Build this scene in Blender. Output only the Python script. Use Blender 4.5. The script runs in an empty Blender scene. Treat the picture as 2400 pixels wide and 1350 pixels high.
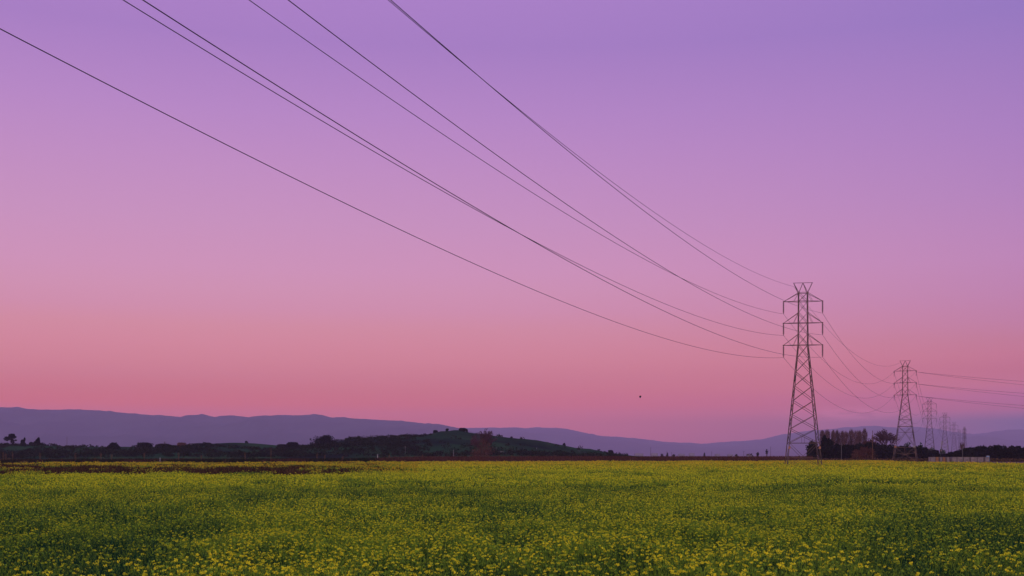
import bpy, math, random
import numpy as np
from mathutils import Vector
random.seed(7); rng = np.random.default_rng(11)
scene = bpy.context.scene
col = scene.collection
EYE = 2.6; F = 2600.0; HX, HY = 1200.0, 1068.0
def X(px, Y): return (px-HX)/F*Y
def Zh(py, Y): return EYE+(HY-py)/F*Y

# ---------------------------------------------------------------- noise
def vnoise(x, y, seed=0):
    x = np.asarray(x, float); y = np.asarray(y, float)
    xi = np.floor(x).astype(np.int64); yi = np.floor(y).astype(np.int64)
    fx = x-xi; fy = y-yi
    fx = fx*fx*(3-2*fx); fy = fy*fy*(3-2*fy)
    def h(a, b):
        n = (a*374761393+b*668265263+seed*982451653) & 0xffffffff
        n = ((n ^ (n >> 13))*1274126177) & 0xffffffff
        n = n ^ (n >> 16)
        return (n & 0xffff)/65535.0
    return (h(xi, yi)*(1-fx)+h(xi+1, yi)*fx)*(1-fy)+(h(xi, yi+1)*(1-fx)+h(xi+1, yi+1)*fx)*fy
def fbm(x, y, seed=0, o=4):
    s = 0; a = 1; t = 0
    for i in range(o):
        s = s+a*vnoise(np.asarray(x)*2**i, np.asarray(y)*2**i, seed+i*17); t += a; a *= .5
    return s/t

# ---------------------------------------------------------------- tags and meshes
def tag(o, label=None, cat=None, group=None, kind=None):
    if label: o['label'] = label
    if cat: o['category'] = cat
    if group: o['group'] = group
    if kind: o['kind'] = kind
    return o
def empty(name, loc, rz=0):
    o = bpy.data.objects.new(name, None); col.objects.link(o)
    o.location = loc; o.rotation_euler = (0, 0, rz); o.empty_display_size = .5
    return o
def link(name, me, parent=None):
    o = bpy.data.objects.new(name, me); col.objects.link(o)
    if parent: o.parent = parent
    return o
class MB:
    def __init__(s): s.v = []; s.f = []; s.m = []
    def add(s, vs, fs, m=0):
        b = len(s.v); s.v += [tuple(v) for v in vs]
        s.f += [tuple(b+i for i in f) for f in fs]; s.m += [m]*len(fs)
    def box(s, x0, y0, z0, x1, y1, z1, m=0):
        s.add([(x0,y0,z0),(x1,y0,z0),(x1,y1,z0),(x0,y1,z0),(x0,y0,z1),(x1,y0,z1),(x1,y1,z1),(x0,y1,z1)],
              [(0,3,2,1),(4,5,6,7),(0,1,5,4),(1,2,6,5),(2,3,7,6),(3,0,4,7)], m)
    def bar(s, a, b, w, L=False, m=0, w2=None):
        a = Vector(a); b = Vector(b); d = (b-a)
        if d.length < 1e-5: return
        d.normalize()
        up = Vector((0, 0, 1)) if abs(d.z) < .9 else Vector((0, 1, 0))
        u = d.cross(up).normalized(); n = u.cross(d)
        w2 = w if w2 is None else w2
        if L:
            t = w*.28
            pr = [(-w/2,-w/2),(w/2,-w/2),(w/2,-w/2+t),(-w/2+t,-w/2+t),(-w/2+t,w/2),(-w/2,w/2)]
            k = 6
            vs = [a+u*p+n*q for p, q in pr]+[b+u*p+n*q for p, q in pr]
        else:
            pr = [(-.5,-.5),(.5,-.5),(.5,.5),(-.5,.5)]; k = 4
            vs = [a+u*p*w+n*q*w for p, q in pr]+[b+u*p*w2+n*q*w2 for p, q in pr]
        fs = [tuple(range(k-1, -1, -1)), tuple(range(k, 2*k))]+[(i, (i+1) % k, k+(i+1) % k, k+i) for i in range(k)]
        s.add(vs, fs, m)
    def lathe(s, prof, c=(0,0,0), n=10, m=0):
        vs = []; fs = []
        for r, z in prof:
            for i in range(n):
                a = 2*math.pi*i/n; vs.append((c[0]+r*math.cos(a), c[1]+r*math.sin(a), c[2]+z))
        for j in range(len(prof)-1):
            for i in range(n):
                fs.append((j*n+i, j*n+(i+1) % n, (j+1)*n+(i+1) % n, (j+1)*n+i))
        fs.append(tuple(range(n-1, -1, -1))); fs.append(tuple((len(prof)-1)*n+i for i in range(n)))
        s.add(vs, fs, m)
    def tube(s, pts, rad, n=5, m=0, cap=True):
        pts = [Vector(p) for p in pts]; vs = []; fs = []
        for i, p in enumerate(pts):
            d = (pts[min(i+1, len(pts)-1)]-pts[max(i-1, 0)]).normalized()
            up = Vector((0, 0, 1)) if abs(d.z) < .9 else Vector((0, 1, 0))
            u = d.cross(up).normalized(); v = u.cross(d)
            r = rad[i] if isinstance(rad, (list, tuple)) else rad
            for k in range(n):
                a = 2*math.pi*k/n; vs.append(p+u*math.cos(a)*r+v*math.sin(a)*r)
        for i in range(len(pts)-1):
            for k in range(n):
                fs.append((i*n+k, i*n+(k+1) % n, (i+1)*n+(k+1) % n, (i+1)*n+k))
        if cap: fs.append(tuple(range(n-1, -1, -1))); fs.append(tuple((len(pts)-1)*n+k for k in range(n)))
        s.add(vs, fs, m)
    def mesh(s, name, mats):
        me = bpy.data.meshes.new(name); me.from_pydata(s.v, [], s.f)
        for m in mats: me.materials.append(m)
        if len(mats) > 1: me.polygons.foreach_set('material_index', s.m)
        me.update(); return me
    def build(s, name, mats, parent=None):
        if not isinstance(mats, (list, tuple)): mats = [mats]
        return link(name, s.mesh(name, mats), parent)
def quad_mesh(name, Q, mats, mi=None, tint=None):
    Q = np.asarray(Q, np.float32); n = len(Q)
    me = bpy.data.meshes.new(name)
    me.vertices.add(n*4); me.vertices.foreach_set('co', Q.reshape(-1))
    me.loops.add(n*4); me.loops.foreach_set('vertex_index', np.arange(n*4, dtype=np.int32))
    me.polygons.add(n); me.polygons.foreach_set('loop_start', np.arange(0, n*4, 4, dtype=np.int32))
    for m in mats: me.materials.append(m)
    if mi is not None: me.polygons.foreach_set('material_index', np.asarray(mi, np.int32))
    if tint is not None:
        at = me.attributes.new('tint', 'FLOAT', 'FACE'); at.data.foreach_set('value', np.asarray(tint, np.float32))
    me.update(calc_edges=True); return me
def rand_quads(C, size, flat=0.0, aspect=1.0):
    """small leaf or petal faces of random direction round the points C"""
    n = len(C); N = rng.normal(size=(n, 3)); N[:, 2] += flat*np.sign(N[:, 2]+1e-9); N /= np.linalg.norm(N, axis=1)[:, None]
    A = np.cross(N, rng.normal(size=(n, 3))); A /= np.linalg.norm(A, axis=1)[:, None]
    B = np.cross(N, A)
    s = (np.ones(n)*size)[:, None]/2
    A = A*s; B = B*s*aspect
    return np.stack([C-A, C-B, C+A, C+B], 1)
def blade_quads(C, L, w, lean=.5):
    """upright leaves and stems: a strip from C up along a leaning direction"""
    n = len(C); az = rng.uniform(0, 2*np.pi, n); ln = lean*rng.uniform(.2, 1, n)
    D = np.stack([np.cos(az)*ln, np.sin(az)*ln, np.ones(n)], 1); D /= np.linalg.norm(D, axis=1)[:, None]
    S = np.cross(D, rng.normal(size=(n, 3))); S /= np.linalg.norm(S, axis=1)[:, None]
    L = (np.ones(n)*L)[:, None]; w = (np.ones(n)*w)[:, None]/2
    return np.stack([C-S*w, C+S*w, C+D*L+S*w*.3, C+D*L-S*w*.3], 1)

# ---------------------------------------------------------------- materials
def lin(c): return tuple((x/255/12.92 if x/255 <= .04045 else ((x/255+.055)/1.055)**2.4) for x in c)
def mat(name, c1, c2=None, scale=3.0, rough=.85, metal=0.0, tint=False, spec=.0, transl=0.0, c3=None, scale2=.05):
    m = bpy.data.materials.new(name); m.use_nodes = True
    nt = m.node_tree; b = nt.nodes['Principled BSDF']
    b.inputs['Roughness'].default_value = rough; b.inputs['Metallic'].default_value = metal
    b.inputs['Specular IOR Level'].default_value = spec
    if c2 is None:
        b.inputs['Base Color'].default_value = (*c1, 1); return m
    tc = nt.nodes.new('ShaderNodeNewGeometry')
    ns = nt.nodes.new('ShaderNodeTexNoise'); ns.inputs['Scale'].default_value = scale; ns.inputs['Detail'].default_value = 6
    nt.links.new(tc.outputs['Position'], ns.inputs['Vector'])
    rp = nt.nodes.new('ShaderNodeValToRGB'); rp.color_ramp.elements[0].position = .35; rp.color_ramp.elements[1].position = .65
    rp.color_ramp.elements[0].color = (*c1, 1); rp.color_ramp.elements[1].color = (*c2, 1)
    if tint:
        at = nt.nodes.new('ShaderNodeAttribute'); at.attribute_name = 'tint'
        mx = nt.nodes.new('ShaderNodeMath'); mx.operation = 'MULTIPLY_ADD'
        mx.inputs[1].default_value = .5
        nt.links.new(ns.outputs['Fac'], mx.inputs[0])
        m2 = nt.nodes.new('ShaderNodeMath'); m2.operation = 'MULTIPLY'; m2.inputs[1].default_value = .5
        nt.links.new(at.outputs['Fac'], m2.inputs[0]); nt.links.new(m2.outputs[0], mx.inputs[2])
        nt.links.new(mx.outputs[0], rp.inputs['Fac'])
    else:
        nt.links.new(ns.outputs['Fac'], rp.inputs['Fac'])
    out = rp.outputs['Color']
    if c3 is not None:
        n2 = nt.nodes.new('ShaderNodeTexNoise'); n2.inputs['Scale'].default_value = scale2; n2.inputs['Detail'].default_value = 4
        nt.links.new(tc.outputs['Position'], n2.inputs['Vector'])
        r2 = nt.nodes.new('ShaderNodeValToRGB'); r2.color_ramp.elements[0].position = .45; r2.color_ramp.elements[1].position = .62
        nt.links.new(n2.outputs['Fac'], r2.inputs['Fac'])
        mm = nt.nodes.new('ShaderNodeMix'); mm.data_type = 'RGBA'
        nt.links.new(r2.outputs['Color'], mm.inputs['Factor']); nt.links.new(out, mm.inputs[6]); mm.inputs[7].default_value = (*c3, 1)
        out = mm.outputs[2]
    nt.links.new(out, b.inputs['Base Color'])
    if transl > 0:
        tr = nt.nodes.new('ShaderNodeBsdfTranslucent'); ms = nt.nodes.new('ShaderNodeMixShader'); ms.inputs[0].default_value = transl
        nt.links.new(out, tr.inputs['Color']); nt.links.new(b.outputs[0], ms.inputs[1]); nt.links.new(tr.outputs[0], ms.inputs[2])
        nt.links.new(ms.outputs[0], nt.nodes['Material Output'].inputs['Surface'])
    return m
M = {}
M['steel'] = mat('weathered_steel', (.045,.032,.040), (.16,.085,.07), .7, .6, .3, spec=.3)
M['steel_far'] = M['steel']
M['insulator'] = mat('brown_porcelain', (.05,.035,.035), (.08,.05,.045), 4, .3, 0, spec=.5)
M['wire'] = mat('dull_aluminium', (.07,.06,.08), (.11,.095,.11), 2, .6, .4)
M['sign'] = mat('orange_sign', (.36,.14,.09), (.42,.19,.12), 6, .6)
M['antenna'] = mat('antenna_white', (.30,.25,.26), (.42,.36,.36), 3, .6)
M['gold'] = mat('ripe_petals', (.52,.34,.025), (.76,.47,.03), .3, .7, tint=True, transl=.3)
M['flower'] = mat('mustard_petals', (.42,.46,.028), (.92,.78,.035), 1.2, .7, tint=True, transl=.3)
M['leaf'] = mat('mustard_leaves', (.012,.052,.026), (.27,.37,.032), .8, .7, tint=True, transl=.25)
M['dry'] = mat('dry_weed', (.035,.018,.016), (.14,.075,.035), .3, .9, tint=True)
M['reed'] = mat('dead_reeds', (.055,.022,.020), (.125,.048,.038), .12, .9, tint=True)
M['scrub'] = mat('scrub_leaves', (.008,.012,.007), (.026,.026,.014), .08, .9, tint=True)
M['dark_foliage'] = mat('evergreen_leaves', (.006,.008,.007), (.020,.020,.014), .2, .9, tint=True)
M['green_foliage'] = mat('tree_leaves', (.025,.045,.020), (.06,.07,.03), .2, .9, tint=True)
M['russet'] = mat('russet_twigs', (.085,.034,.028), (.16,.07,.048), .3, .9, tint=True)
M['bark'] = mat('bark', (.05,.035,.03), (.11,.075,.06), 1.5, .9)
M['poplar'] = mat('poplar_twigs', (.085,.042,.052), (.18,.092,.088), .5, .9, tint=True)
M['soil'] = None
M['hill'] = mat('hill_grass', (.016,.040,.020), (.034,.058,.024), .02, .95, c3=(.012,.016,.014), scale2=.012)
M['mountain'] = mat('mountain_woods', (.02,.03,.03), (.04,.045,.04), .002, .95)
M['post'] = mat('grey_wood', (.12,.06,.04), (.20,.10,.06), 3, .9)
M['pole'] = mat('pale_pole', (.14,.12,.13), (.22,.19,.19), 3, .6)
M['metal_panel'] = mat('pale_panel', (.20,.155,.16), (.28,.215,.205), .8, .6)
M['panel_frame'] = mat('dark_frame', (.03,.025,.03), (.05,.04,.045), 3, .6)
M['rust_panel'] = mat('rusty_panel', (.26,.12,.07), (.33,.17,.10), 1, .7)
M['blue'] = mat('blue_plastic', (.10,.25,.45), (.13,.30,.5), 2, .5)
M['white_wall'] = mat('white_wall', (.20,.17,.20), (.26,.22,.25), .05, .8)
M['dark_glass'] = mat('dark_glass', (.02,.02,.03), (.04,.04,.05), .5, .2)
M['bird'] = mat('black_feathers', (.015,.014,.016), (.03,.028,.03), 20, .7)

# ---------------------------------------------------------------- camera
cd = bpy.data.cameras.new('camera'); cam = bpy.data.objects.new('camera', cd); col.objects.link(cam)
cam.location = (0, 0, EYE); cam.rotation_euler = (math.radians(90), 0, 0)
cd.sensor_width = 36; cd.lens = 36*F/2400; cd.shift_y = (HY-675)/2400
cd.clip_start = .1; cd.clip_end = 60000; scene.camera = cam

# ---------------------------------------------------------------- sky, sun, air
AZ_SUN = math.radians(205)       # the sun has gone down behind the camera; clockwise from +Y
EL_SUN = math.radians(6)
w = bpy.data.worlds.new('World'); scene.world = w; w.use_nodes = True
nt = w.node_tree; bg = nt.nodes['Background']
def N(t): return nt.nodes.new(t)
def math_(op, a, b=None, clamp=False):
    n = N('ShaderNodeMath'); n.operation = op; n.use_clamp = clamp
    for i, v in enumerate((a, b)):
        if v is None: continue
        if isinstance(v, (int, float)): n.inputs[i].default_value = v
        else: nt.links.new(v, n.inputs[i])
    return n.outputs[0]
def mix(f, a, b):
    n = N('ShaderNodeMix'); n.data_type = 'RGBA'; nt.links.new(f, n.inputs['Factor'])
    for s, v in ((6, a), (7, b)):
        if isinstance(v, tuple): n.inputs[s].default_value = (*v, 1)
        else: nt.links.new(v, n.inputs[s])
    return n.outputs[2]
def ramp(f, pts):
    n = N('ShaderNodeValToRGB'); cr = n.color_ramp
    while len(cr.elements) < len(pts): cr.elements.new(.5)
    for e, (p, c) in zip(cr.elements, pts): e.position = p; e.color = (*c, 1)
    nt.links.new(f, n.inputs['Fac']); return n.outputs['Color']
tc = N('ShaderNodeTexCoord'); sp = N('ShaderNodeSeparateXYZ'); nt.links.new(tc.outputs['Generated'], sp.inputs[0])
dx, dy, dz = sp.outputs
hl = math_('SQRT', math_('ADD', math_('MULTIPLY', dx, dx), math_('MULTIPLY', dy, dy)))
tan_e = math_('DIVIDE', dz, math_('MAXIMUM', hl, .001))            # tangent of the elevation
el = math_('MULTIPLY', tan_e, 2.0, True)                           # ramp position: 0..0.5 in tangent
def T(py): return (HY-py)/F*2.0
# colour of the eastern sky by height, left and right of the view (linear light)
SKY_L = [(1068, (0.6688, 0.0923, 0.03)), (1000, (0.877, 0.1293, 0.03)), (940, (0.908, 0.1451, 0.03)), (905, (0.8127, 0.1754, 0.1077)), (870, (0.783, 0.2148, 0.192)), (830, (0.79, 0.2502, 0.2505)), (790, (0.7882, 0.2707, 0.2978)), (745, (0.7665, 0.2914, 0.3376)), (700, (0.7344, 0.3035, 0.4173)), (650, (0.7167, 0.3172, 0.4619)), (600, (0.6949, 0.3182, 0.5025)), (480, (0.6283, 0.307, 0.5398)), (350, (0.5678, 0.2835, 0.5637)), (200, (0.4913, 0.2528, 0.5836)), (20, (0.3962, 0.2127, 0.5628))] #L
SKY_R = [(1068, (0.03, 0.0342, 0.0472)), (1005, (0.03, 0.0407, 0.0508)), (985, (0.0324, 0.0443, 0.0508)), (960, (0.4912, 0.0835, 0.0594)), (930, (0.5614, 0.1177, 0.1815)), (900, (0.663, 0.157, 0.1697)), (865, (0.6436, 0.1562, 0.1736)), (830, (0.6618, 0.1858, 0.224)), (790, (0.6233, 0.2055, 0.2763)), (750, (0.5994, 0.2202, 0.3584)), (680, (0.576, 0.2372, 0.4341)), (600, (0.5561, 0.2487, 0.4895)), (450, (0.4762, 0.2347, 0.5257)), (300, (0.4155, 0.2167, 0.5449)), (150, (0.3561, 0.2001, 0.539)), (20, (0.3028, 0.1871, 0.5407))] #R
SKY_L, SKY_R = [[(T(y_)/1.094, c) for y_, c in S_]+[(.84, e_)] for S_, e_ in ((SKY_L, lin((174,130,202))), (SKY_R, lin((152,122,197))))]
az = math_('DIVIDE', dx, math_('MAXIMUM', dy, .05))
side = math_('POWER', math_('ADD', math_('MULTIPLY', az, 1.08), .5, True), 2.6)          # left edge of the view 0, right edge 1
east = mix(side, ramp(el, SKY_L), ramp(el, SKY_R))
# a few small pink cloud shreds low on the right
cn = N('ShaderNodeTexNoise'); cn.inputs['Scale'].default_value = 1.0; cn.inputs['Detail'].default_value = 5
cc = N('ShaderNodeCombineXYZ'); nt.links.new(math_('MULTIPLY', az, 38.0), cc.inputs[0]); nt.links.new(math_('MULTIPLY', tan_e, 210.0), cc.inputs[1]); nt.links.new(cc.outputs[0], cn.inputs['Vector'])
def bump(v, c, w_): return math_('SUBTRACT', 1.0, math_('ABSOLUTE', math_('DIVIDE', math_('SUBTRACT', v, c), w_)), True)
cl = math_('MULTIPLY', math_('MULTIPLY', bump(tan_e, .0365, .008), bump(az, .305, .075)), math_('MULTIPLY', math_('SUBTRACT', cn.outputs['Fac'], .40), 9.0, True), True)
east = mix(math_('MULTIPLY', cl, .32, True), east, (1.3, .34, .42))
# the rest of the dusk sky: warm afterglow in the west, deep blue overhead
west = ramp(el, [(0,(1.5,.9,.75)),(.25,(1.35,1.0,.95)),(.6,(.85,.82,1.0)),(1.0,(.5,.55,1.0))])
fw = math_('ADD', math_('MULTIPLY', dy, -1.3), .55, True)
around = mix(fw, east, west)
zen = math_('MULTIPLY', math_('SUBTRACT', dz, .42), 2.6, True)
full = mix(zen, around, (.38,.46,.92))
below = math_('MULTIPLY', dz, -40.0, True)
full = mix(below, full, (.02,.018,.02))
# the Nishita sky at sunset adds its own faint colour
sky = N('ShaderNodeTexSky'); sky.sky_type = 'NISHITA'; sky.sun_disc = False
sky.sun_elevation = math.radians(1.0); sky.sun_rotation = AZ_SUN
add = N('ShaderNodeVectorMath'); add.operation = 'MULTIPLY_ADD'
nt.links.new(sky.outputs[0], add.inputs[0]); add.inputs[1].default_value = (.004,)*3
nt.links.new(full, add.inputs[2]); nt.links.new(add.outputs[0], bg.inputs['Color'])
bg.inputs['Strength'].default_value = 1.0
sd = bpy.data.lights.new('sun', 'SUN'); so = bpy.data.objects.new('sun', sd); col.objects.link(so)
sd.energy = .55; sd.angle = math.radians(14); sd.color = (1, .66, .36)
sv = Vector((math.sin(AZ_SUN)*math.cos(EL_SUN), math.cos(AZ_SUN)*math.cos(EL_SUN), math.sin(EL_SUN)))
so.rotation_euler = sv.to_track_quat('Z', 'Y').to_euler(); so.location = (0, -50, 60)

HAZE = True
if HAZE:
    b = MB(); b.box(-16000, -1500, -1.5, 16000, 19500, 760)
    hm = bpy.data.materials.new('dusk_air'); hm.use_nodes = True; hn = hm.node_tree
    hn.nodes.remove(hn.nodes['Principled BSDF'])
    pv = hn.nodes.new('ShaderNodeVolumePrincipled')
    pv.inputs['Color'].default_value = (.92, .66, .98, 1); pv.inputs['Density'].default_value = 5.3e-5
    hn.links.new(pv.outputs[0], hn.nodes['Material Output'].inputs['Volume'])
    tag(b.build('haze', hm), 'purple dusk haze over the plain', 'haze', kind='stuff')

# ---------------------------------------------------------------- ground
def ground_material():
    m = bpy.data.materials.new('field_soil'); m.use_nodes = True; g = m.node_tree; b = g.nodes['Principled BSDF']
    b.inputs['Roughness'].default_value = .95; b.inputs['Specular IOR Level'].default_value = .1
    geo = g.nodes.new('ShaderNodeNewGeometry'); s = g.nodes.new('ShaderNodeSeparateXYZ'); g.links.new(geo.outputs['Position'], s.inputs[0])
    mp = g.nodes.new('ShaderNodeMapping'); mp.inputs['Scale'].default_value = (.02, .006, 1); g.links.new(geo.outputs['Position'], mp.inputs[0])
    n = g.nodes.new('ShaderNodeTexNoise'); n.inputs['Scale'].default_value = 1.0; n.inputs['Detail'].default_value = 8; g.links.new(mp.outputs[0], n.inputs['Vector'])
    r = g.nodes.new('ShaderNodeValToRGB'); r.color_ramp.elements[0].position = .3; r.color_ramp.elements[1].position = .7
    r.color_ramp.elements[0].color = (.085, .030, .034, 1); r.color_ramp.elements[1].color = (.15, .055, .05, 1); g.links.new(n.outputs['Fac'], r.inputs['Fac'])
    r2 = g.nodes.new('ShaderNodeValToRGB'); r2.color_ramp.elements[0].position = .35; r2.color_ramp.elements[1].position = .65
    r2.color_ramp.elements[0].color = (.010, .013, .008, 1); r2.color_ramp.elements[1].color = (.025, .017, .013, 1); g.links.new(n.outputs['Fac'], r2.inputs['Fac'])
    # ploughed brown soil on the right, weedy ground on the left; dark litter under the mustard
    a = g.nodes.new('ShaderNodeMapRange'); a.inputs['From Min'].default_value = -120; a.inputs['From Max'].default_value = 10; g.links.new(s.outputs['X'], a.inputs['Value'])
    mx = g.nodes.new('ShaderNodeMix'); mx.data_type = 'RGBA'; g.links.new(a.outputs[0], mx.inputs['Factor']); g.links.new(r2.outputs[0], mx.inputs[6]); g.links.new(r.outputs[0], mx.inputs[7])
    c = g.nodes.new('ShaderNodeMapRange'); c.inputs['From Min'].default_value = 340; c.inputs['From Max'].default_value = 420; g.links.new(s.outputs['Y'], c.inputs['Value'])
    my = g.nodes.new('ShaderNodeMix'); my.data_type = 'RGBA'; g.links.new(c.outputs[0], my.inputs['Factor']); my.inputs[6].default_value = (.02, .03, .012, 1); g.links.new(mx.outputs[2], my.inputs[7])
    g.links.new(my.outputs[2], b.inputs['Base Color']); return m
gs = MB(); n = 30
xs = [-15500+31000*i/n for i in range(n+1)]; ys = [-1400, -100, 0, 200, 500, 1000, 2000, 4000, 8000, 13000, 19000]
vs = [(x, y, 0) for y in ys for x in xs]
fs = [(j*(n+1)+i, j*(n+1)+i+1, (j+1)*(n+1)+i+1, (j+1)*(n+1)+i) for j in range(len(ys)-1) for i in range(n)]
gs.add(vs, fs); tag(gs.build('ground', ground_material()), kind='structure')

# ---------------------------------------------------------------- terrain
def interp(pts, x): return np.interp(x, [p[0] for p in pts], [p[1] for p in pts])
def ridge(name, pts, Yr, front, back, material, seed, rough=.03, nx=420, ny=40, label=None):
    x0, x1 = pts[0][0], pts[-1][0]
    px = np.linspace(x0, x1, nx); v = np.linspace(-1, 1, ny)
    Xw = (px-HX)/F*Yr; H = np.maximum(0, (HY-interp(pts, px))/F*Yr+EYE)
    XX, V = np.meshgrid(Xw, v); HH = np.tile(H, (ny, 1))
    YY = np.where(V < 0, Yr+V*front, Yr+V*back)
    bump = (1-np.abs(V)**1.35)
    sc = front/5
    nz = fbm(XX/sc+50, YY/sc+9, seed, 5)-.5
    env = np.clip(np.abs(V)*2.2, 0, 1)*np.clip((1-np.abs(V))*4, 0, 1)
    ZZ = HH*(bump+nz*env*.55)
    ZZ += HH*rough*(fbm(XX/(sc*.12), YY/(sc*.12), seed+5, 3)-.5)
    if Yr > 5000: ZZ += 34*(fbm(XX/170, YY/260, seed+8, 4)-.5)*np.clip(ZZ/60, 0, 1)+.10*HH*env*(fbm(XX/500, YY/600, seed+9, 4)-.5)
    ZZ = np.where(np.abs(V) > .999, -1, ZZ)
    vs = np.stack([XX, YY, ZZ], -1).reshape(-1, 3)
    fs = [(j*nx+i, j*nx+i+1, (j+1)*nx+i+1, (j+1)*nx+i) for j in range(ny-1) for i in range(nx-1)]
    m = MB(); m.v = [tuple(p) for p in vs.tolist()]; m.f = fs; m.m = [0]*len(fs)
    o = m.build(name, material)
    for p in o.data.polygons: p.use_smooth = True
    tag(o, label, kind='structure'); return o, (Xw, H)
RA = [(-500,960),(-250,948),(0,955),(100,959),(175,960),(230,963),(340,971),(400,976),(440,977),(462,972),(478,971),(500,977),(545,974),(590,977),(625,973),(700,974),(745,973),(800,979),(850,981),(900,984),(960,990),(1030,993),(1065,1000),(1110,1012),(1180,1028),(1260,1045),(1340,1064)]
ridge('mountains', RA, 11500, 3000, 2500, M['mountain'], 3, nx=900, ny=50)
RB = [(800,1030),(900,1008),(1000,1004),(1120,1003),(1200,1002),(1300,1003),(1330,1006),(1400,1020),(1480,1027),(1550,1034),(1640,1041),(1700,1036),(1780,1031),(1840,1018),(1900,1009),(1985,1001),(2040,999),(2100,1003),(2150,1001),(2190,1007),(2220,1016),(2270,1019),(2337,1013),(2363,1007),(2400,1012),(2600,1020),(2800,1010)]
ridge('mountains', RB, 15500, 3500, 2500, M['mountain'], 8, rough=.02, nx=900, ny=50)
HC = [(-400,1052),(0,1047),(60,1046),(120,1044),(190,1048),(260,1047),(400,1047),(480,1046),(520,1039),(560,1037.5),(600,1039),(640,1043),(700,1047),(740,1047),(790,1037),(840,1029),(900,1026),(960,1023),(1000,1018),(1040,1010),(1075,1008),(1100,1014),(1160,1022),(1200,1027),(1260,1032),(1310,1042),(1350,1050),(1380,1052),(1410,1058),(1450,1065),(1480,1069),(1520,1070)]
HILL_Y = 900
hill, (hX, hH) = ridge('hill', HC, HILL_Y, 240, 220, M['hill'], 21, rough=.05, nx=520, ny=44)
hco = np.empty(len(hill.data.vertices)*3); hill.data.vertices.foreach_get('co', hco); hco = hco.reshape(44, 520, 3)
def hill_z(x, y):
    j = np.clip(np.abs(hco[:, 0, 1]-y).argmin(), 0, 43); i = np.clip(np.abs(hco[j, :, 0]-x).argmin(), 0, 519)
    return hco[j, i, 2]

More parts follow.
